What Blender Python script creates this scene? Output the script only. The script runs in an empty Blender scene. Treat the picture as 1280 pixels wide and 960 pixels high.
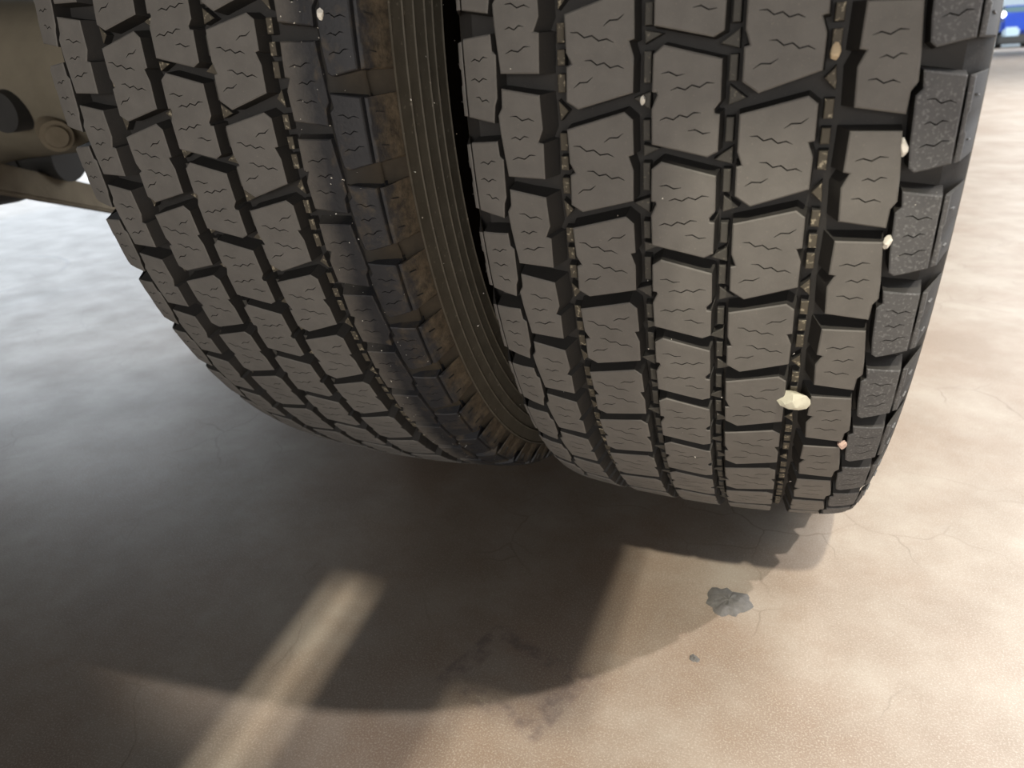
import bpy, bmesh, math, random
from mathutils import Vector, Matrix
from mathutils.geometry import delaunay_2d_cdt

random.seed(7)
scene = bpy.context.scene
COL = scene.collection
R = 0.52                      # tyre radius, metres
H = 0.517                     # axle height above the floor
NP = 54                       # tread pitches around the tyre
DA = 2 * math.pi / NP
PL = DA * R                   # one pitch along the circumference
XL = -0.3425                  # inner tyre centre (the outer tyre sits at x = 0)

# ------------------------------------------------------------------ camera
cam_d = bpy.data.cameras.new('camera')
cam = bpy.data.objects.new('camera', cam_d)
COL.objects.link(cam)
r_ = Vector((0.93339404, 0.3557189, -0.0473248))
u_ = Vector((-0.10321227, 0.39242074, 0.91397658))
w_ = Vector((-0.34368997, 0.84821579, -0.40299774))
m = Matrix.Identity(4)
for i in range(3):
    m[i][0], m[i][1], m[i][2] = r_[i], u_[i], -w_[i]
m.translation = Vector((0.06394489, -0.94615239, -0.01036678 + H))
cam.matrix_world = m
cam_d.sensor_width = 36.0
cam_d.lens = 912.07 / 1280 * 36.0
cam_d.clip_start = 0.02
cam_d.clip_end = 300
cam_d.dof.use_dof = True
cam_d.dof.focus_distance = 0.55
cam_d.dof.aperture_fstop = 9.0
scene.camera = cam

# ------------------------------------------------------------------ world, lamps, exposure
scene.view_settings.view_transform = 'Standard'
scene.view_settings.look = 'None'
scene.view_settings.gamma = 1.0
scene.view_settings.use_curve_mapping = False
scene.view_settings.exposure = 0.0
scene.cycles.use_denoising = True
world = bpy.data.worlds.new('shop_air')
scene.world = world
world.use_nodes = True
bg = world.node_tree.nodes['Background']
bg.inputs[0].default_value = (1.0, 0.97, 0.93, 1)
bg.inputs[1].default_value = 0.055

def area(name, loc, target, sx, sy, power, col):
    d = bpy.data.lights.new(name, 'AREA')
    d.shape = 'RECTANGLE'
    d.size, d.size_y = sx, sy
    d.energy = power
    d.color = col
    o = bpy.data.objects.new(name, d)
    COL.objects.link(o)
    o.location = loc
    o.rotation_euler = (Vector(target) - Vector(loc)).to_track_quat('-Z', 'Y').to_euler()
    return o

# ceiling lamps of the workshop, the last two added
area('overhead_light', (3.75, 0.1, 5.0), (0, -0.3, 0), 0.11, 0.11, 280, (1.0, 0.92, 0.85))
area('overhead_light', (0.57, -3.45, 4.5), (0, -0.4, 0), 0.05, 0.12, 165, (1.0, 0.93, 0.77))
area('overhead_light', (0.64, -3.45, 4.5), (0, -0.4, 0), 0.05, 0.12, 165, (1.0, 0.93, 0.77))
area('overhead_light', (6.0, 6.0, 5.5), (5, 6, 0), 3.0, 8.0, 1850, (1.0, 0.98, 0.93))
area('overhead_light', (8.0, 19.0, 6.0), (7, 19, 0), 4.0, 8.0, 1300, (0.97, 0.98, 1.0))  # added to brighten the far floor
area('overhead_light', (12.0, 36.0, 7.0), (11, 44, 0), 8.0, 5.0, 3000, (0.90, 0.96, 1.0))  # added to brighten the car and the back wall
# soft fill for daylight, added with no door in view: far behind the photographer, on the left and on the right
area('daylight_fill', (1.5, -7.5, 1.0), (0, 0, 0.45), 7.0, 1.9, 300, (1.0, 0.98, 0.96))
area('daylight_fill', (-9.0, 5.0, 2.0), (-2, 0.5, 0), 5.0, 3.6, 260, (0.86, 0.93, 1.0))
area('daylight_fill', (9.0, 6.0, 2.2), (0, 0, 0.3), 5.0, 4.0, 700, (0.80, 0.88, 1.0))

# ------------------------------------------------------------------ helpers
def tag(o, label=None, cat=None, group=None, kind=None):
    if label: o['label'] = label
    if cat: o['category'] = cat
    if group: o['group'] = group
    if kind: o['kind'] = kind
    return o

def obj(name, me, mat=None, parent=None):
    o = bpy.data.objects.new(name, me)
    COL.objects.link(o)
    if mat is not None and me is not None and not len(me.materials):
        for mm in (mat if isinstance(mat, (list, tuple)) else [mat]):
            me.materials.append(mm)
    if parent is not None:
        o.parent = parent
    return o

def empty(name, loc):
    o = bpy.data.objects.new(name, None)
    COL.objects.link(o)
    o.empty_display_size = 0.1
    o.location = loc
    return o

def mesh(name, verts, faces, mats=None, smooth=None):
    me = bpy.data.meshes.new(name)
    me.from_pydata([tuple(v) for v in verts], [], faces)
    if mats: me.polygons.foreach_set('material_index', mats)
    if smooth is not None:
        me.polygons.foreach_set('use_smooth', [True] * len(faces))
        me.set_sharp_from_angle(angle=math.radians(smooth))
    me.update()
    return me

def from_bm(name, bm, smooth=None):
    bmesh.ops.recalc_face_normals(bm, faces=bm.faces)
    me = bpy.data.meshes.new(name)
    bm.to_mesh(me); bm.free()
    if smooth is not None:
        me.polygons.foreach_set('use_smooth', [True] * len(me.polygons))
        me.set_sharp_from_angle(angle=math.radians(smooth))
    return me

def bm_box(bm, lo, hi, bev=0.0, mat=None):
    res = bmesh.ops.create_cube(bm, size=1.0)
    vs = res['verts']
    for v in vs:
        v.co = Vector([lo[i] + (v.co[i] + 0.5) * (hi[i] - lo[i]) for i in range(3)])
    if bev > 0:
        es = list({e for v in vs for e in v.link_edges})
        r = bmesh.ops.bevel(bm, geom=es, offset=bev, segments=2, affect='EDGES')
        vs = list({v for f in r['faces'] for v in f.verts} | {v for v in vs if v.is_valid})
    if mat is not None:
        for v in vs: v.co = mat @ v.co
    return vs

def lathe(name, prof, segs, axis='X', smooth=40, mats=None, closed=False):
    """prof: list of (along, radius); revolved about the axis; mats: material index per profile segment"""
    verts, faces, mi = [], [], []
    n = len(prof)
    for k in range(segs):
        a = 2 * math.pi * k / segs
        c, s = math.cos(a), math.sin(a)
        for (x, r) in prof:
            verts.append((x, -r * c, r * s) if axis == 'X' else (r * c, r * s, x))
    for k in range(segs):
        k2 = (k + 1) % segs
        for j in range(n if closed else n - 1):
            j2 = (j + 1) % n
            f = (k * n + j, k * n + j2, k2 * n + j2, k2 * n + j)
            faces.append(f if axis == 'X' else f[::-1])
            mi.append(mats[j] if mats else 0)
    if not closed:
        if prof[0][1] > 1e-6:
            faces.append([k * n for k in range(segs)]); mi.append(mats[0] if mats else 0)
        if prof[-1][1] > 1e-6:
            faces.append([k * n + n - 1 for k in range(segs)][::-1]); mi.append(mats[-1] if mats else 0)
    return mesh(name, verts, faces, mi, smooth)

# ------------------------------------------------------------------ materials
class NT:
    def __init__(self, name):
        self.m = bpy.data.materials.new(name)
        self.m.use_nodes = True
        self.t = self.m.node_tree
        self.b = self.t.nodes['Principled BSDF']
    def n(self, typ, **kw):
        nd = self.t.nodes.new(typ)
        for k, v in kw.items(): setattr(nd, k, v)
        return nd
    def l(self, a, b): self.t.links.new(a, b)
    def set(self, sock, v):
        if hasattr(v, 'is_linked') or isinstance(v, bpy.types.NodeSocket): self.l(v, sock)
        else: sock.default_value = v
    def coord(self, which='Object', scale=None, loc=None):
        c = self.n('ShaderNodeTexCoord').outputs[which]
        if scale is None and loc is None: return c
        mp = self.n('ShaderNodeMapping')
        if scale: mp.inputs['Scale'].default_value = scale if isinstance(scale, tuple) else (scale,) * 3
        if loc: mp.inputs['Location'].default_value = loc
        self.l(c, mp.inputs['Vector'])
        return mp.outputs[0]
    def rnd(self, vec, amt=50.0):
        oi = self.n('ShaderNodeObjectInfo').outputs['Random']
        mu = self.n('ShaderNodeMath', operation='MULTIPLY'); self.l(oi, mu.inputs[0]); mu.inputs[1].default_value = amt
        va = self.n('ShaderNodeVectorMath', operation='ADD'); self.l(vec, va.inputs[0]); self.l(mu.outputs[0], va.inputs[1])
        return va.outputs[0]
    def noise(self, vec, scale, detail=4, rough=0.55):
        nd = self.n('ShaderNodeTexNoise')
        nd.inputs['Scale'].default_value = scale
        nd.inputs['Detail'].default_value = detail
        nd.inputs['Roughness'].default_value = rough
        self.l(vec, nd.inputs['Vector'])
        return nd.outputs['Fac']
    def ramp(self, fac, stops):
        nd = self.n('ShaderNodeValToRGB')
        els = nd.color_ramp.elements
        while len(els) < len(stops): els.new(0.5)
        for e, (p, c) in zip(els, stops):
            e.position = p
            e.color = (c, c, c, 1) if isinstance(c, (int, float)) else (*c, 1)
        self.l(fac, nd.inputs[0])
        return nd.outputs[0]
    def mix(self, fac, a, b, mode='MIX'):
        nd = self.n('ShaderNodeMix', data_type='RGBA', blend_type=mode)
        self.set(nd.inputs[0], fac)
        for i, v in ((6, a), (7, b)):
            if isinstance(v, tuple): nd.inputs[i].default_value = (*v, 1) if len(v) == 3 else v
            else: self.l(v, nd.inputs[i])
        return nd.outputs[2]
    def math(self, op, a, b=0.0, c=None, clamp=False):
        nd = self.n('ShaderNodeMath', operation=op, use_clamp=clamp)
        self.set(nd.inputs[0], a); self.set(nd.inputs[1], b)
        if c is not None: self.set(nd.inputs[2], c)
        return nd.outputs[0]
    def sep(self, vec):
        nd = self.n('ShaderNodeSeparateXYZ'); self.l(vec, nd.inputs[0]); return nd.outputs
    def bump(self, h, strength=0.3, dist=0.001):
        nd = self.n('ShaderNodeBump')
        nd.inputs['Strength'].default_value = strength
        nd.inputs['Distance'].default_value = dist
        self.l(h, nd.inputs['Height'])
        self.l(nd.outputs[0], self.b.inputs['Normal'])
    def fin(self, col, rough=0.7, spec=0.5, metal=0.0):
        if isinstance(col, tuple): self.b.inputs['Base Color'].default_value = (*col, 1)
        else: self.l(col, self.b.inputs['Base Color'])
        self.set(self.b.inputs['Roughness'], rough)
        self.set(self.b.inputs['Specular IOR Level'], spec)
        self.b.inputs['Metallic'].default_value = metal
        return self.m

def rubber(name, a, b, speck, rough=0.72, fine=900, speck_lo=0.66, spec=0.35):
    t = NT(name)
    v = t.rnd(t.coord())
    col = t.mix(t.noise(v, 60, 5, 0.6), a, b)
    sp = t.ramp(t.noise(v, fine, 2, 0.5), [(speck_lo, 0.0), (speck_lo + 0.1, 1.0)])
    col = t.mix(t.math('MULTIPLY', sp, 0.55), col, speck)
    t.bump(t.noise(v, 1300, 3), 0.25, 0.0006)
    return t.fin(col, rough, spec)

M = {}
M['tread'] = rubber('worn_tread_rubber', (0.100, 0.094, 0.086), (0.168, 0.158, 0.145), (0.21, 0.19, 0.16))
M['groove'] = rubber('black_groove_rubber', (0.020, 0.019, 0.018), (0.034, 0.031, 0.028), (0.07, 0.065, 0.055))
M['shoulder'] = rubber('speckled_black_shoulder_rubber', (0.060, 0.060, 0.063), (0.115, 0.114, 0.114), (0.20, 0.20, 0.20), fine=620, speck_lo=0.56)
M['rib'] = rubber('dusty_groove_rib', (0.055, 0.048, 0.036), (0.10, 0.085, 0.062), (0.50, 0.44, 0.32), fine=380, speck_lo=0.58)
M['rib_dark'] = rubber('dark_groove_rib', (0.05, 0.047, 0.041), (0.075, 0.07, 0.06), (0.2, 0.18, 0.14), fine=500, speck_lo=0.62)
M['ridge'] = rubber('rubbed_sidewall_ridge', (0.05, 0.043, 0.031), (0.12, 0.105, 0.08), (0.25, 0.22, 0.17), fine=300)
M['side'] = rubber('black_sidewall', (0.012, 0.012, 0.011), (0.022, 0.021, 0.019), (0.06, 0.055, 0.05))

def dirty(name):
    """left tyre, outer rows: little worn black rubber with tan dirt along the shoulder edge"""
    t = NT(name)
    c = t.coord(); v = t.rnd(c)
    x = t.sep(c)[0]
    wob = t.math('MULTIPLY_ADD', t.noise(v, 90, 4), 0.016, -0.008)
    xx = t.math('ADD', x, wob)
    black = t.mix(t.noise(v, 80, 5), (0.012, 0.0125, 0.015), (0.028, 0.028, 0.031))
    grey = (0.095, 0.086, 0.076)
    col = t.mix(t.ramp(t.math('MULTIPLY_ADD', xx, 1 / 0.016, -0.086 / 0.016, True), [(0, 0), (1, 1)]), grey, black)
    tan = t.mix(t.ramp(t.noise(v, 130, 6, 0.7), [(0.30, 0.0), (0.74, 1.0)]), (0.020, 0.016, 0.012), (0.125, 0.096, 0.062))
    edge = t.ramp(t.math('MULTIPLY_ADD', xx, 1 / 0.005, -0.1372 / 0.005, True), [(0, 0), (1, 1)])
    blot = t.ramp(t.noise(v, 55, 5, 0.65), [(0.50, 0.0), (0.66, 0.7)])
    msk = t.math('MAXIMUM', edge, t.math('MULTIPLY', blot, t.math('GREATER_THAN', xx, 0.106)))
    col = t.mix(msk, col, tan)
    t.bump(t.noise(v, 400, 4), 0.4, 0.001)
    return t.fin(col, 0.62, 0.4)
M['dirty'] = dirty('dirty_black_shoulder_rubber')

def dirty_side(name):
    t = NT(name)
    c = t.coord(); s = t.sep(c)
    v = c
    tan = t.mix(t.noise(v, 70, 5, 0.65), (0.012, 0.010, 0.008), (0.06, 0.047, 0.031))
    blk = t.mix(t.noise(v, 60, 4), (0.012, 0.0115, 0.011), (0.03, 0.028, 0.025))
    return t.fin(t.mix(t.ramp(t.math('MULTIPLY_ADD', s[0], 1 / 0.02, -0.11 / 0.02, True), [(0, 0), (1, 1)]), blk, tan), 0.75, 0.3)
M['dirty_side'] = dirty_side('mud_caked_shoulder')
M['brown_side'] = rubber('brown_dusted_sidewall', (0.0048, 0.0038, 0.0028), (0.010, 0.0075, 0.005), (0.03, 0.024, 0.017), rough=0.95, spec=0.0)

def floor_mat():
    t = NT('polished_concrete')
    c = t.coord()
    s = t.sep(c)
    big = t.noise(c, 3.3, 8, 0.68)
    mid = t.noise(c, 9, 6, 0.65)
    fine = t.noise(c, 620, 4, 0.65)
    col = t.mix(t.ramp(big, [(0.40, 0), (0.60, 1)]), (0.240, 0.178, 0.133), (0.330, 0.284, 0.238))
    col = t.mix(t.ramp(mid, [(0.42, 0.0), (0.75, 0.6)]), col, (0.20, 0.155, 0.118))
    # fine pale aggregate
    col = t.mix(t.ramp(fine, [(0.50, 0.0), (0.72, 0.75)]), col, (0.46, 0.42, 0.36))
    col = t.mix(t.ramp(fine, [(0.22, 0.55), (0.40, 0.0)]), col, (0.13, 0.105, 0.08))
    # hairline cracks
    wv = t.n('ShaderNodeVectorMath', operation='MULTIPLY_ADD')
    nz = t.n('ShaderNodeTexNoise'); nz.inputs['Scale'].default_value = 14; t.l(c, nz.inputs['Vector'])
    t.l(nz.outputs['Color'], wv.inputs[0]); wv.inputs[1].default_value = (0.06, 0.06, 0); t.l(c, wv.inputs[2])
    vo = t.n('ShaderNodeTexVoronoi', feature='DISTANCE_TO_EDGE'); vo.inputs['Scale'].default_value = 9
    t.l(wv.outputs[0], vo.inputs['Vector'])
    cr = t.ramp(vo.outputs['Distance'], [(0.0, 1.0), (0.012, 0.0)])
    crm = t.math('MULTIPLY', cr, t.ramp(t.noise(c, 3.1, 3), [(0.50, 0.0), (0.60, 0.75)]))
    col = t.mix(crm, col, (0.16, 0.12, 0.09))
    # old scuff ring and the remains of floor tape
    def dist(cx, cy):
        dx = t.math('SUBTRACT', s[0], cx); dy = t.math('SUBTRACT', s[1], cy)
        return t.math('SQRT', t.math('ADD', t.math('MULTIPLY', dx, dx), t.math('MULTIPLY', dy, dy)))
    rg = t.math('ABSOLUTE', t.math('SUBTRACT', t.math('MULTIPLY_ADD', t.noise(c, 4, 2), 0.05, dist(-2.22, 0.42)), 0.30))
    rgm = t.math('MULTIPLY', t.ramp(rg, [(0.0, 0.75), (0.012, 0.0)]), t.ramp(t.noise(c, 5, 3), [(0.42, 0.0), (0.55, 1.0)]))
    col = t.mix(rgm, col, (0.08, 0.07, 0.06))
    bx = t.math('ABSOLUTE', t.math('SUBTRACT', t.math('MULTIPLY_ADD', s[1], -0.33, s[0]), 0.030))
    by = t.math('ABSOLUTE', t.math('SUBTRACT', t.math('MULTIPLY_ADD', s[0], 0.33, s[1]), -0.535))
    def band(v, lo, hi): return t.ramp(v, [(lo, 1.0), (hi, 0.0)])
    outr = t.math('MULTIPLY', band(bx, 0.058, 0.062), band(by, 0.044, 0.048))
    innr = t.math('MULTIPLY', band(bx, 0.036, 0.040), band(by, 0.026, 0.030))
    frm = t.math('SUBTRACT', outr, innr, None, True)
    frm = t.math('MULTIPLY', frm, t.ramp(t.noise(c, 38, 5, 0.7), [(0.44, 0.0), (0.60, 0.55)]))
    col = t.mix(frm, col, (0.10, 0.072, 0.072))
    t.bump(fine, 0.06, 0.0004)
    rough = t.ramp(mid, [(0.3, 0.36), (0.7, 0.44)])
    return t.fin(col, rough, 0.5)
M['floor'] = floor_mat()

def plain(name, a, b, scale=8, rough=0.6, spec=0.5, metal=0.0, bump=0.0):
    t = NT(name)
    v = t.coord()
    nz = t.noise(v, scale, 5, 0.6)
    if bump: t.bump(t.noise(v, scale * 6, 4), bump, 0.002)
    return t.fin(t.mix(nz, a, b), rough, spec, metal)
M['wall'] = plain('pale_blue_wall', (0.60, 0.72, 0.82), (0.70, 0.80, 0.88), 1.0, 0.8)
M['axle'] = plain('dusty_brown_axle_paint', (0.095, 0.083, 0.060), (0.22, 0.19, 0.14), 9, 0.85, 0.2, bump=0.4)
M['bar'] = plain('rusty_brown_steel', (0.09, 0.072, 0.048), (0.22, 0.18, 0.125), 22, 0.8, 0.25, bump=0.5)
M['black'] = plain('black_rubbery_paint', (0.012, 0.012, 0.012), (0.03, 0.029, 0.027), 20, 0.6)
M['rim'] = plain('dark_painted_steel', (0.02, 0.02, 0.02), (0.05, 0.045, 0.04), 20, 0.5)
M['blocker'] = plain('black_blocker', (0.025, 0.025, 0.025), (0.05, 0.05, 0.05), 10, 0.7)  # for the unseen plates added to block light
M['pebble'] = plain('cream_limestone', (0.46, 0.43, 0.33), (0.72, 0.70, 0.58), 150, 0.8, bump=0.3)
M['white_stone'] = plain('white_chip', (0.70, 0.66, 0.56), (0.85, 0.82, 0.75), 150, 0.8)
M['tan_stone'] = plain('tan_chip', (0.42, 0.32, 0.2), (0.58, 0.46, 0.3), 150, 0.8)
M['pink_stone'] = plain('pink_chip', (0.55, 0.36, 0.30), (0.75, 0.58, 0.50), 150, 0.8)
M['tar'] = plain('grey_residue', (0.05, 0.048, 0.046), (0.20, 0.19, 0.18), 160, 0.7, bump=0.6)
M['paint_blue'] = plain('blue_car_paint', (0.008, 0.04, 0.30), (0.012, 0.055, 0.38), 3, 0.3)
M['glass'] = plain('dark_green_glass', (0.10, 0.16, 0.17), (0.13, 0.20, 0.21), 3, 0.15)
M['chrome'] = plain('pale_grille', (0.34, 0.44, 0.52), (0.42, 0.52, 0.6), 5, 0.3)
t = NT('lit_headlamp'); t.b.inputs['Emission Color'].default_value = (1, 1, 0.98, 1); t.b.inputs['Emission Strength'].default_value = 6.0
M['lamp'] = t.fin((0.9, 0.9, 0.9), 0.2)

# ------------------------------------------------------------------ setting
fl = obj('floor', mesh('floor', [(-60, -40, 0), (60, -40, 0), (60, 53.4, 0), (-60, 53.4, 0)], [(0, 1, 2, 3)]), M['floor'])
tag(fl, kind='structure')
bm = bmesh.new(); bm_box(bm, (-60, 53, 0), (60, 53.4, 9))
tag(obj('wall_back', from_bm('wall_back', bm), M['wall']), kind='structure')

# ------------------------------------------------------------------ tyre tread
def crown(x):
    e = max(0.0, abs(x) - 0.112) / 0.026
    return R - 0.5 * x * x - 0.0035 * e * e

def rot180(poly, c):
    return [(-x, c - s) for x, s in poly]

ROW3 = [(-.0179, .166), (-.0124, .094), (.0182, .226), (.0186, .57), (.0154, .640), (.0159, .673), (.0185, .681), (.0184, 1.008),
        (.0131, 1.055), (-.0179, .937), (-.0182, .621), (-.0152, .507), (-.0157, .484), (-.0181, .480)]
ROW4 = [(.0287, .687), (.0621, .553), (.0671, .619), (.0674, .929), (.0645, .941), (.0674, 1.067), (.0674, 1.357), (.0374, 1.517),
        (.0289, 1.419), (.0287, 1.145), (.0314, 1.132), (.0288, 1.009)]
ROW5 = [(.0838, .852), (.1085, .866), (.1112, 1.29), (.1119, 1.478), (.1092, 1.549), (.1087, 1.730), (.0842, 1.661), (.0832, 1.342),
        (.0865, 1.220), (.0832, 1.206)]
ROW6 = [(.1134, .387), (.1334, .447), (.1340, 1.166), (.1172, 1.224), (.1143, 1.185), (.1130, 1.000), (.1117, .586), (.1145, .534)]
LIP6 = [(.1349, .450), (.1378, .452), (.1380, .74), (.1372, .76), (.1374, .90), (.1385, .92), (.1383, 1.155), (.1354, 1.168)]
ROW2 = [(-.0679, -.205), (-.0336, -.358), (-.0287, -.287), (-.0282, .031), (-.0311, .047), (-.0284, .180), (-.0287, .479),
        (-.0605, .613), (-.0676, .543), (-.0671, .238), (-.0640, .213), (-.0671, .116)]
ROW1 = rot180(ROW5, 2.138)
ROW0 = [(-.1340, -.038), (-.1334, -.060), (-.1140, -.087), (-.1134, .065), (-.1110, .100), (-.1118, .500), (-.1136, .570), (-.1150, .735), (-.1334, .681)]
LIP0 = rot180(LIP6, 1.128)
# sipes: (x0, s0, x1, s1, number of zigzag half waves)
S3 = [(-.0133, .326, -.0008, .337, 3), (-.0080, .468, .0149, .421, 6), (-.0136, .722, .0086, .666, 6), (.0019, .818, .0142, .834, 3)]
S4 = [(.0516, .816, .0633, .733, 3), (.0347, .875, .0568, .950, 6), (.0405, 1.106, .0630, 1.193, 6), (.0338, 1.321, .0459, 1.248, 3)]
S2 = [(-.0454, -.086, -.0340, -.1695, 3), (-.0643, -.049, -.0395, .052, 6), (-.0564, .191, -.0336, .273, 6), (-.0626, .421, -.0514, .333, 3)]
S5 = [(.0881, 1.109, .1041, 1.082, 4), (.0927, 1.283, .1051, 1.264, 4), (.0889, 1.448, .1039, 1.477, 4)]
S1 = [(-.1039, .671, -.0881, .718, 4), (-.1044, .887, -.0924, .871, 4), (-.1044, 1.096, -.0885, 1.046, 4)]
S6 = [(.1170, .620, .1308, .660, 4), (.1175, .818, .1288, .806, 4), (.1172, 1.010, .1310, .966, 4)]
S0 = [(-.1283, .152, -.1165, .122, 4), (-.1293, .325, -.1175, .323, 4), (-.1266, .485, -.1172, .535, 4)]

def inside(p, poly):
    x, y = p; c = False; n = len(poly)
    for i in range(n):
        x1, y1 = poly[i]; x2, y2 = poly[i - 1]
        if (y1 > y) != (y2 > y) and x < (x2 - x1) * (y - y1) / (y2 - y1) + x1: c = not c
    return c

def offset(poly, d):
    """positive d moves the outline outward"""
    n = len(poly)
    ar = sum(poly[i - 1][0] * poly[i][1] - poly[i][0] * poly[i - 1][1] for i in range(n))
    sg = 1 if ar > 0 else -1
    out = []
    for i in range(n):
        p0, p1, p2 = Vector(poly[i - 1]), Vector(poly[i]), Vector(poly[(i + 1) % n])
        e1, e2 = (p1 - p0).normalized(), (p2 - p1).normalized()
        n1, n2 = Vector((e1.y, -e1.x)) * sg, Vector((e2.y, -e2.x)) * sg
        b = (n1 + n2)
        if b.length < 1e-6: b = n1
        b.normalize()
        k = d / max(0.5, b.dot(n1))
        out.append((p1.x + b.x * k, p1.y + b.y * k))
    return out

def resample(poly, step):
    out = []
    n = len(poly)
    for i in range(n):
        a, b = Vector(poly[i]), Vector(poly[(i + 1) % n])
        k = max(1, int(round((b - a).length / step)))
        for j in range(k):
            q = a.lerp(b, j / k); out.append((q.x, q.y))
    return out

def P3(u, v, r):
    a = v / R
    return (u, -r * math.cos(a), r * math.sin(a))

def sipe_loop(x0, s0, x1, s1, nz, w=0.00075):
    a, b = Vector((x0, -s0 * PL)), Vector((x1, -s1 * PL))
    d = (b - a); L = d.length; d.normalize(); nn = Vector((-d.y, d.x))
    pts = []
    for i in range(nz + 1):
        amp = 0.0 if i in (0, nz) else (0.0009 if i % 2 else -0.0009)
        pts.append(a + d * (L * i / nz) + nn * amp)
    up, dn = [], []
    for i, p in enumerate(pts):
        h = 0.00012 if i in (0, nz) else w * 0.5
        up.append(p + nn * h); dn.append(p - nn * h)
    return [(p.x, p.y) for p in up + dn[::-1]]

def build_piece(V, F, MI, outline, sipes, depth, draft, slope=None, base_r=None, top_mi=0, wall_mi=1, bev=0.0008, drop=0.0, sipe_depth=0.004):
    """one raised rubber piece: bevelled top with cut sipes, drafted walls"""
    o = resample([(x, -s * PL) for x, s in outline], 0.011)
    ins = offset(o, -bev)
    loops = [sipe_loop(*sp) for sp in sipes]
    pts = list(ins); edges = [(i, (i + 1) % len(ins)) for i in range(len(ins))]
    for lp in loops:
        k = len(pts); pts += lp
        edges += [(k + i, k + (i + 1) % len(lp)) for i in range(len(lp))]
    xs = [p[0] for p in ins]; ys = [p[1] for p in ins]
    gx = 3; gy = 5
    for i in range(1, gx):
        for j in range(1, gy):
            q = (min(xs) + (max(xs) - min(xs)) * i / gx, min(ys) + (max(ys) - min(ys)) * j / gy)
            if inside(q, ins) and not any(inside(q, lp) for lp in loops): pts.append(q)
    ov, oe, of, a_, b_, c_ = delaunay_2d_cdt([Vector(p) for p in pts], edges, [], 0, 1e-7)
    base = len(V)
    top = {}
    cr = lambda u: crown(u) - drop
    for i, p in enumerate(ov):
        top[i] = len(V); V.append(P3(p.x, p.y, cr(p.x)))
    bot = {}
    for f in of:
        cx = sum(ov[i].x for i in f) / 3; cy = sum(ov[i].y for i in f) / 3
        if not inside((cx, cy), ins): continue
        a, b, c = [ov[i] for i in f]
        ccw = (b - a).cross(c - a) > 0
        ff = f if ccw else f[::-1]
        if any(inside((cx, cy), lp) for lp in loops):
            q = []
            for i in ff:
                if i not in bot:
                    bot[i] = len(V); V.append(P3(ov[i].x, ov[i].y, cr(ov[i].x) - sipe_depth))
                q.append(bot[i])
            F.append(q); MI.append(wall_mi)
        else:
            F.append([top[i] for i in ff]); MI.append(top_mi)
    # input index -> output index
    imap = {}
    for oi, lst in enumerate(a_):
        for ii in lst: imap[ii] = oi
    k = len(ins)
    for lp in loops:
        n = len(lp)
        for i in range(n):
            a, b = imap[k + i], imap[k + (i + 1) % n]
            if a in bot and b in bot:
                F.append([top[a], top[b], bot[b], bot[a]]); MI.append(wall_mi)
        k += n
    n = len(o)
    outer = offset(o, draft)
    if slope: outer = [slope(p, q) for p, q in zip(o, outer)]
    r1 = len(V)
    for p in o: V.append(P3(p[0], p[1], cr(p[0]) - bev * 0.8))
    r2 = len(V)
    for p, q in zip(o, outer):
        V.append(P3(q[0], q[1], base_r(p, q) if base_r else cr(p[0]) - depth))
    ar = sum(o[i - 1][0] * o[i][1] - o[i][0] * o[i - 1][1] for i in range(n))
    for i in range(n):
        j = (i + 1) % n
        q1 = [top[imap[i]], r1 + i, r1 + j, top[imap[j]]]
        q2 = [r1 + i, r2 + i, r2 + j, r1 + j]
        if ar < 0: q1.reverse(); q2.reverse()
        F.append(q1); MI.append(top_mi)
        F.append(q2); MI.append(wall_mi)

GD = 0.0145
def slope_in(sign):
    # inner wall of the outer block rows leans into the main groove
    def f(p, q):
        if sign * p[0] < 0.0885: return (q[0] - sign * 0.0055, q[1])
        return q
    return f
def slope_out(sign):
    def f(p, q):
        if sign * p[0] > 0.1325: return (sign * 0.1462, q[1])
        return q
    return f
def base_out(sign):
    def f(p, q):
        if sign * p[0] > 0.1325: return 0.4835
        return crown(p[0]) - 0.0155
    return f

def slit(V, F, MI, sg, sc):
    """thin slot in the sloping outer wall of a shoulder block"""
    def q(tt, ds, out):
        x = .1383 + (.1462 - .1383) * tt; r = .508 + (.4835 - .508) * tt
        return P3(sg * (x + out * .95), -(sc + ds + .06 * tt) * PL, r + out * .3)
    b = len(V)
    for out in (.0003, -.003):
        for tt, ds in ((.24, -.010), (.48, -.006), (.48, .007), (.24, .000)): V.append(q(tt, ds, out))
    for f in ((0, 1, 2, 3), (0, 4, 5, 1), (1, 5, 6, 2), (2, 6, 7, 3), (3, 7, 4, 0)):
        F.append([b + j for j in f]); MI.append(2)

SPECS = [('tread_block_shoulder', ROW0, S0, LIP0), ('tread_block', ROW1, S1, None), ('tread_block', ROW2, S2, None), ('tread_block', ROW3, S3, None),
         ('tread_block', ROW4, S4, None), ('tread_block', ROW5, S5, None), ('tread_block_shoulder', ROW6, S6, LIP6)]
BLOCKS = []
for i, (nm, ol, sp, lip) in enumerate(SPECS):
    V, F, MI = [], [], []
    sg = -1 if i < 3 else 1
    if i in (1, 5): build_piece(V, F, MI, ol, sp, GD, 0.0008, slope=slope_in(sg))
    elif i in (0, 6):
        build_piece(V, F, MI, ol, sp, GD, 0.0012)
        build_piece(V, F, MI, lip, [], GD, 0.0008, slope=slope_out(sg), base_r=base_out(sg), drop=0.0012, bev=0.0006)
        for sc_ in (.60, .97):
            slit(V, F, MI, sg, (1.128 - sc_) if i == 0 else sc_)
    else: build_piece(V, F, MI, ol, sp, GD, 0.0012)
    BLOCKS.append(mesh('tread_block_row', V, F, MI, 28))

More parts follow.
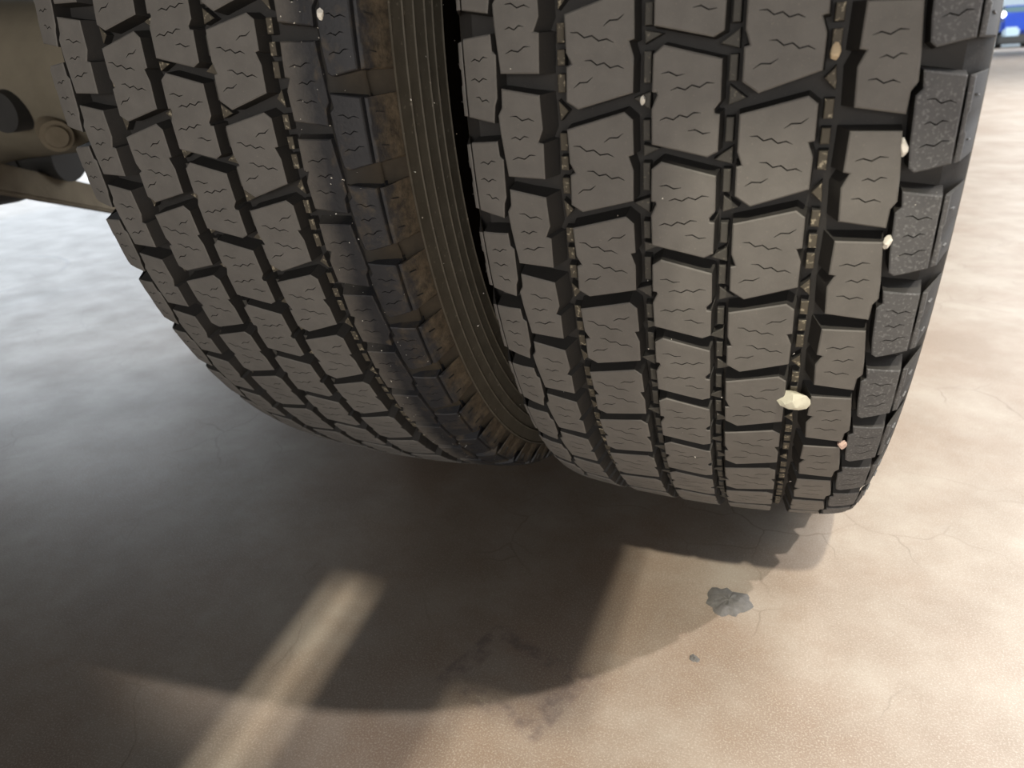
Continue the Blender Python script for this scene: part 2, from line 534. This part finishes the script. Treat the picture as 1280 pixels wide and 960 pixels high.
# raised ribs along the groove floors
def rect(xa, xb, s0, s1): return [(xa, s0), (xb, s0), (xb, s1), (xa, s1)]
RIBS45 = [rect(.0703, .0748, .045, .215), rect(.0703, .0748, .600, .765), rect(.0703, .0748, .845, .985), [(.0738, .335), (.0748, .525), (.0689, .428)]]
RIBS12 = [rot180(q, 1.07) for q in RIBS45]
RIBS23 = [rect(-.0243, -.0202, .737, .925), rect(-.0243, -.0202, .14, .41), [(-.0240, -.035), (-.0145, .000), (-.0238, .075)], [(-.0202, .4845), (-.0204, .642), (-.0297, .541)]]
RIBS34 = [rect(.0213, .0254, .728, .945), rect(.0213, .0254, .20, .42), [(.0256, .994), (.0258, 1.151), (.0160, 1.1075)], [(.0222, .454), (.0310, .567), (.0220, .620)]]
RIBM = []
for grp, dark in ((RIBS12, 0), (RIBS23, 1), (RIBS34, 1), (RIBS45, 0)):
    for q in grp:
        V, F, MI = [], [], []
        build_piece(V, F, MI, q, [], 0.0075, 0.0004, drop=0.0078, bev=0.0005, top_mi=0, wall_mi=1)
        RIBM.append((mesh('groove_rib', V, F, MI, 28), dark, len(q) == 3))

# carcass profile: (x, r), symmetric; the sidewall carries fine circular ridges
top = [(x, crown(x) - GD + 0.0003, 'g') for x in (0.0, .02, .04, .06, .08, .095, .108, .118, .126)]
side = [(.1325, .4960, 'd'), (.1400, .4890, 'd'), (.1462, .4830, 'd'), (.1470, .4815, 'r'), (.1462, .4805, 's')]
xr = lambda r: .146 + .0085 * math.sin(math.pi * min(1, max(0, (.482 - r) / .16)))
for rr in (.4680, .4560, .4430, .4330, .4200):
    side += [(xr(rr) - .0004, rr + .0007, 'r'), (xr(rr) + .0007, rr + .0002, 'r'), (xr(rr) + .0005, rr - .0004, 'r'), (xr(rr) - .0010, rr - .0008, 's')]
side += [(.1550, .400, 's'), (.1545, .375, 's'), (.150, .345, 's'), (.138, .315, 's'), (.120, .297, 's'), (.112, .290, 's'), (.100, .285, 's')]
hp = top + side
prof = [(-x, r) for x, r, c in hp[::-1]] + [(x, r) for x, r, c in hp[1:]]
cats = ([hp[len(hp) - 1 - i][2] for i in range(len(hp) - 1)] + [hp[i][2] for i in range(1, len(hp))])
KEY = {'g': 0, 'd': 1, 'r': 2, 's': 3}

truck = tag(empty('truck', (0, 0, 0)), 'truck on twin rear tyres with deep grey tread blocks, seen from low behind', 'truck')

def make_tyre(loc, label, dirty_right):
    prf = prof + [(0.100, 0.285), (-0.100, 0.285)]
    mi = [KEY[c] for c in cats] + [3, 3, 3]
    me = lathe('carcass', prf, 216, 'X', 25, mi, closed=True)
    mats = [M['groove'], M['dirty_side'] if dirty_right else M['groove'], M['ridge'], M['brown_side'] if dirty_right else M['side']]
    t = obj('tyre', me, mats, truck)
    t.location = loc
    t['label'] = label
    def place(nm, me, mlist, k):
        o = bpy.data.objects.new(nm, me)
        COL.objects.link(o)
        if not len(me.materials):
            for _ in mlist: me.materials.append(None)
        for sl, mm in zip(o.material_slots, mlist):
            sl.link = 'OBJECT'; sl.material = mm
        o.rotation_euler = (k * DA, 0, 0)
        o.parent = t
        return o
    lo, hi = -4, 12
    for k in range(lo, hi):
        for i, me in enumerate(BLOCKS):
            if dirty_right and i in (5, 6): ml = [M['dirty'], M['dirty'], M['groove']][:len(me.materials) or 3]
            elif i == 6: ml = [M['shoulder'], M['groove'], M['shoulder']]
            else: ml = [M['tread'], M['groove'], M['groove']]
            place('tread_block', me, ml, k)
    for k in range(lo, hi):
        for me, dark, tri in RIBM:
            place('groove_rib', me, [M['rib_dark'] if dark and not (tri and dirty_right) else M['rib'], M['groove']], k)
    # the rest of the tread, round the far side of the tyre
    V, F, MI = [], [], []
    for k in range(hi, NP + lo):
        rot = Matrix.Rotation(k * DA, 3, 'X')
        for i, (nm, ol, sp, lip) in enumerate(SPECS):
            for q in (ol, lip):
                if not q: continue
                b = len(V); n = len(q)
                for (x, s) in q: V.append(rot @ Vector(P3(x, -s * PL, crown(x))))
                for (x, s) in q: V.append(rot @ Vector(P3(x, -s * PL, crown(x) - GD)))
                F.append([b + j for j in range(n)][::-1]); MI.append(0)
                for j in range(n):
                    j2 = (j + 1) % n
                    F.append([b + j, b + j2, b + n + j2, b + n + j]); MI.append(1)
    ro = obj('far_side_tread', mesh('far_side_tread', V, F, MI), [M['tread'], M['groove']], t)
    tag(ro, kind='stuff')
    if dirty_right:
        rnd = random.Random(11)
        dprof = [(.1085, .0050), (.1110, .0034), (.1140, .0030), (.1180, .0062), (.1330, .0085), (.1345, .0100)]
        V, F = [], []
        ns = 432; n = len(dprof)
        for k in range(ns):
            a = 2 * math.pi * k / ns
            for x, dd in dprof:
                r = crown(x) - dd + rnd.uniform(-.0009, .0009)
                V.append((x + rnd.uniform(-.0005, .0005), -r * math.cos(a), r * math.sin(a)))
        for k in range(ns):
            k2 = (k + 1) % ns
            for j in range(n - 1): F.append((k * n + j, k * n + j + 1, k2 * n + j + 1, k2 * n + j))
        pd = obj('packed_dirt', mesh('packed_dirt', V, F, None, 60), M['dirty_side'], t)
        pd['label'] = 'tan dirt packed into the shoulder groove'
    # loose grit clinging to the rubber
    rg = random.Random(5 if dirty_right else 6)
    V, F = [], []
    def fleck(p, z):
        b = len(V)
        for _ in range(4): V.append([p[i] + rg.uniform(-z, z) for i in range(3)])
        F.extend([(b, b + 1, b + 2), (b, b + 2, b + 3), (b, b + 3, b + 1), (b + 1, b + 3, b + 2)])
    for _ in range(190 if dirty_right else 60):
        x = rg.uniform(.084, .134) if dirty_right else rg.uniform(-.135, .135)
        fleck(P3(x, -rg.uniform(-3.5, 8) * PL, crown(x) - rg.choice((0, 0, .004))), rg.uniform(.0003, .0009))
    if dirty_right:
        for _ in range(25):
            rr = rg.uniform(.40, .48)
            fleck(P3(xr(rr) + .0008, -rg.uniform(-2, 8) * PL, rr), rg.uniform(.0005, .0012))
    gr = obj('grit', mesh('grit', V, F), M['white_stone'], t)
    tag(gr, kind='stuff')
    # steel rim and disc
    rp = [(-.118, .300), (-.112, .288), (-.098, .283), (-.06, .270), (.06, .270), (.098, .283), (.112, .288), (.118, .300), (.113, .302), (.098, .275),
          (.05, .262), (-.05, .262), (-.098, .275), (-.113, .302)]
    rm = obj('wheel_rim', lathe('wheel_rim', rp, 72, 'X', 30, closed=True), M['rim'], truck)
    rm.location = loc
    sgn = 1 if loc[0] < -0.1 else -1
    dp = [(sgn * .16, .11), (sgn * .155, .19), (sgn * .10, .235), (sgn * .06, .262), (sgn * .05, .262), (sgn * .09, .23), (sgn * .145, .185), (sgn * .15, .11)]
    obj('wheel_disc', lathe('wheel_disc', dp, 64, 'X', 30, closed=True), M['rim'], rm)
    return t

make_tyre((0, 0, H), 'outer truck tyre with clean grey tread blocks and a cream pebble in its groove', False)
make_tyre((XL, 0, H), 'inner truck tyre with black, tan-dirtied shoulder blocks and ribbed brown sidewall', True)

# ------------------------------------------------------------------ things caught in the tread
def stone(name, x, s, depth, size, mat, label, seed, group=None):
    rnd = random.Random(seed)
    bm = bmesh.new()
    bmesh.ops.create_icosphere(bm, subdivisions=2, radius=1.0)
    fs = [(Vector((rnd.uniform(-1, 1), rnd.uniform(-1, 1), rnd.uniform(-1, 1))).normalized(), rnd.uniform(.55, .8)) for _ in range(9)]
    for v in bm.verts:
        for nn, d in fs:
            e = v.co.dot(nn) - d
            if e > 0: v.co -= nn * e
        v.co = Vector([v.co[i] * size[i] * 0.62 for i in range(3)])
    me = from_bm(name, bm, 20)
    o = obj(name, me, mat)
    r = crown(x) - depth
    p = P3(x, -s * PL, r)
    o.location = (p[0], p[1], p[2] + H)
    o.rotation_euler = (s * DA, rnd.uniform(-.2, .2), rnd.uniform(-.2, .2))
    tag(o, label, 'pebble', group)
    return o

# ------------------------------------------------------------------ truck underside, left of the inner tyre
def tube(bm, p0, p1, r0, r1, segs=20):
    p0, p1 = Vector(p0), Vector(p1)
    d = p1 - p0
    q = Vector((0, 0, 1)).rotation_difference(d.normalized())
    res = bmesh.ops.create_cone(bm, cap_ends=True, segments=segs, radius1=r0, radius2=r1, depth=d.length)
    for v in res['verts']: v.co = q @ v.co + (p0 + p1) / 2
    return res['verts']

AX = Vector((-1.1, 0, H))
def tpart(name, me, mat, parent=None, loc=(0, 0, 0)):
    o = obj(name, me, mat, parent or truck)
    o.location = loc
    return o
hp_ = [(-.95, .23), (-.75, .215), (-.55, .17), (-.35, .16), (-.12, .125), (.0, .116), (.12, .108), (.30, .098), (.55, .085), (.56, .12), (.60, .12)]
hm = lathe('axle_housing', [(-1.0, .001)] + hp_ + [(.60, .001)], 48, 'X', 40)
axh = tpart('axle_housing', hm, M['axle'], None, AX)
axh['label'] = 'dusty brown axle housing'
bm = bmesh.new()
tube(bm, (.070, -.085, -.072), (.106, -.110, -.080), .024, .023, 28)
tube(bm, (.106, -.110, -.080), (.112, -.114, -.081), .017, .015, 28)
tpart('bolt_boss', from_bm('bolt_boss', bm, 35), M['bar'], axh)
bm = bmesh.new()
tube(bm, (.022, -.09, -.040), (.026, -.128, -.043), .032, .030, 28)
tpart('bush', from_bm('bush', bm, 35), M['black'], axh)
bm = bmesh.new()
tube(bm, (-.225, .03, -.090), (-.095, .07, -.118), .058, .058, 32)
tube(bm, (-.172, .047, -.1015), (-.160, .051, -.104), .063, .063, 32)
tpart('brake_chamber', from_bm('brake_chamber', bm, 35), M['black'], None, AX)
bm = bmesh.new()
a, b = Vector((-.046, -.18, -.119)), Vector((-.352, .60, -.357))
d = (b - a).normalized(); up = Vector((0, 0, 1)); sd = d.cross(up).normalized(); up = sd.cross(d)
mt = Matrix((( d.x, sd.x, up.x, a.x), (d.y, sd.y, up.y, a.y), (d.z, sd.z, up.z, a.z), (0, 0, 0, 1)))
bm_box(bm, (0, -.013, -.024), ((b - a).length, .013, .024), .004, mt)
tr = tpart('torque_rod', from_bm('torque_rod', bm, 35), M['bar'], None, AX)
tr['label'] = 'rusty brown flat rod'
tpart('spring_pad', lathe('spring_pad', [(-.215, .001), (-.215, .06), (-.20, .12), (-.17, .155), (-.15, .16), (-.15, .001)], 40, 'Z', 35), M['black'], None, AX + Vector((-.33, .05, 0)))

# deck plates added out of view, no known truck part, to shade the floor
def plate(poly, z=1.1, th=.006):
    n = len(poly)
    V = [(x, y, z) for x, y in poly] + [(x, y, z + th) for x, y in poly]
    F = [list(range(n))[::-1], list(range(n, 2 * n))] + [[i, (i + 1) % n, n + (i + 1) % n, n + i] for i in range(n)]
    tpart('shade_plate', mesh('shade_plate', V, F), M['blocker'])
plate([(-.094, -1.163), (-.077, -1.34), (-.050, -1.60), (.02, -1.60), (.02, -1.243), (.0975, -1.243), (.0975, -.98), (-.094, -.98)])
plate([(-1.7, -1.8), (-.062, -1.8), (-.110, -1.34), (-.128, -1.163), (-.128, -.98), (-1.7, -.98)])
plate([(-.128, -1.163), (-.094, -1.163), (-.094, -.98), (-.128, -.98)])
plate([(-1.7, -.98), (.22, -.98), (.22, -.385), (-1.7, -.385)])
# unseen plate on a rod, added to keep the right-hand lamp off the floor
plate([(.98, -.85), (1.34, -.85), (1.34, -.345), (1.25, -.330), (1.20, -.305), (1.165, -.24), (.98, -.24)], 2.0)
bm = bmesh.new()
tube(bm, (1.16, -.55, 2.0), (1.16, -.55, 4.6), .008, .008, 12)
tpart('blocker_rod', from_bm('blocker_rod', bm, 35), M['blocker'])
plate([(-2.2, -.385), (.1, -.385), (.1, 3.0), (-2.2, 3.0)])  # another unseen plate, added to shade under the truck

# ------------------------------------------------------------------ car in the far background
car = tag(empty('blue_car', (9.25, 46.5, 0)), 'blue vehicle with lit lamp parked far across the workshop', 'vehicle')
def cpart(nm, mat, *boxes, bev=0.06):
    bm = bmesh.new()
    for lo, hi in boxes: bm_box(bm, lo, hi, bev)
    return obj(nm, from_bm(nm, bm, 35), mat, car)
cpart('body', M['paint_blue'], ((-1.0, -2.2, .62), (1.0, 2.4, 1.30)), ((-.96, -1.3, 1.2), (.96, 2.3, 1.58)), bev=.12)
cpart('cab_roof', M['paint_blue'], ((-.66, -.3, 1.80), (.62, 1.5, 1.92)), bev=.05)
cpart('windscreen', M['glass'], ((-.74, -.55, 1.5), (.70, 1.6, 1.85)), bev=.1)
cpart('grille', M['chrome'], ((-.90, -2.36, .42), (-.20, -2.15, .92)), bev=.1)
cpart('bumper', M['black'], ((-1.05, -2.3, .16), (1.05, -2.1, .60)), ((-1.0, -2.1, .3), (1.0, 2.4, .62)))
cpart('lamp', M['lamp'], ((-.97, -1.42, 1.38), (-.74, -1.28, 1.64)), bev=.06)
for sx in (-1, 1):
    for y in (-1.5, 1.5):
        wv = lathe('wheel', [(-.12, .001), (-.12, .22), (-.11, .36), (.11, .36), (.12, .22), (.12, .001)], 28, 'X', 30)
        wo = obj('wheel', wv, M['black'], car); wo.location = (sx * .86, y, .36)

# ------------------------------------------------------------------ small things
stone('pebble', .0742, 3.92, .0005, (.0205, .012, .0135), M['pebble'], 'large cream pebble wedged in the groove of the outer tyre', 17)
stone('pebble', .1104, 1.005, .002, (.0040, .005, .0085), M['white_stone'], 'white chip in the shoulder groove, upper of two on the outer tyre', 5)
stone('pebble', .1108, 1.88, .002, (.0045, .006, .0075), M['white_stone'], 'white chip in the shoulder groove, lower of two on the outer tyre', 8)
stone('pebble', .1095, 4.81, .001, (.006, .006, .009), M['pink_stone'], 'pinkish chip low in the shoulder groove of the outer tyre', 13)
stone('pebble', .0725, .227, .006, (.0045, .005, .0085), M['tan_stone'], 'tan gravel bit high in the main groove of the outer tyre', 21)
stone('pebble', -.0240, .548, .005, (.0026, .004, .0050), M['white_stone'], 'pale chip in the groove left of the middle tread row', 34)
o = stone('pebble', .1150, -.392, .001, (.0045, .006, .0075), M['white_stone'], 'white chip high on the black blocks of the inner tyre', 55)
o.location.x += XL

def blot(name, x, y, rx, ry, h, seed, label):
    rnd = random.Random(seed)
    n, m_ = 36, 7
    V, F = [(x, y, h)], []
    ph = [rnd.uniform(0, 6.28) for _ in range(4)]
    for j in range(1, m_ + 1):
        f = j / m_
        for k in range(n):
            a = 2 * math.pi * k / n
            w = 1 + .13 * math.sin(2 * a + ph[0]) + .10 * math.sin(3 * a + ph[1]) + .07 * math.sin(7 * a + ph[2]) + .05 * math.sin(11 * a + ph[3])
            z = 0.0001 if j == m_ else h * (1 - f ** 3) * rnd.uniform(.55, 1.1) + .0002
            V.append((x + rx * f * w * math.cos(a), y + ry * f * w * math.sin(a), z))
    for k in range(n): F.append((0, 1 + k, 1 + (k + 1) % n))
    for j in range(m_ - 1):
        for k in range(n):
            a, b = 1 + j * n + k, 1 + j * n + (k + 1) % n
            F.append((a, a + n, b + n, b))
    tag(obj(name, mesh(name, V, F, None, 50), M['tar']), label, 'residue')
blot('dried_residue', .037, -.332, .0195, .0235, .003, 4, 'larger dark grey crusty spot on the lit floor before the outer tyre')
blot('dried_residue', .016, -.419, .0045, .0045, .001, 9, 'tiny grey spot on the floor nearer the camera')
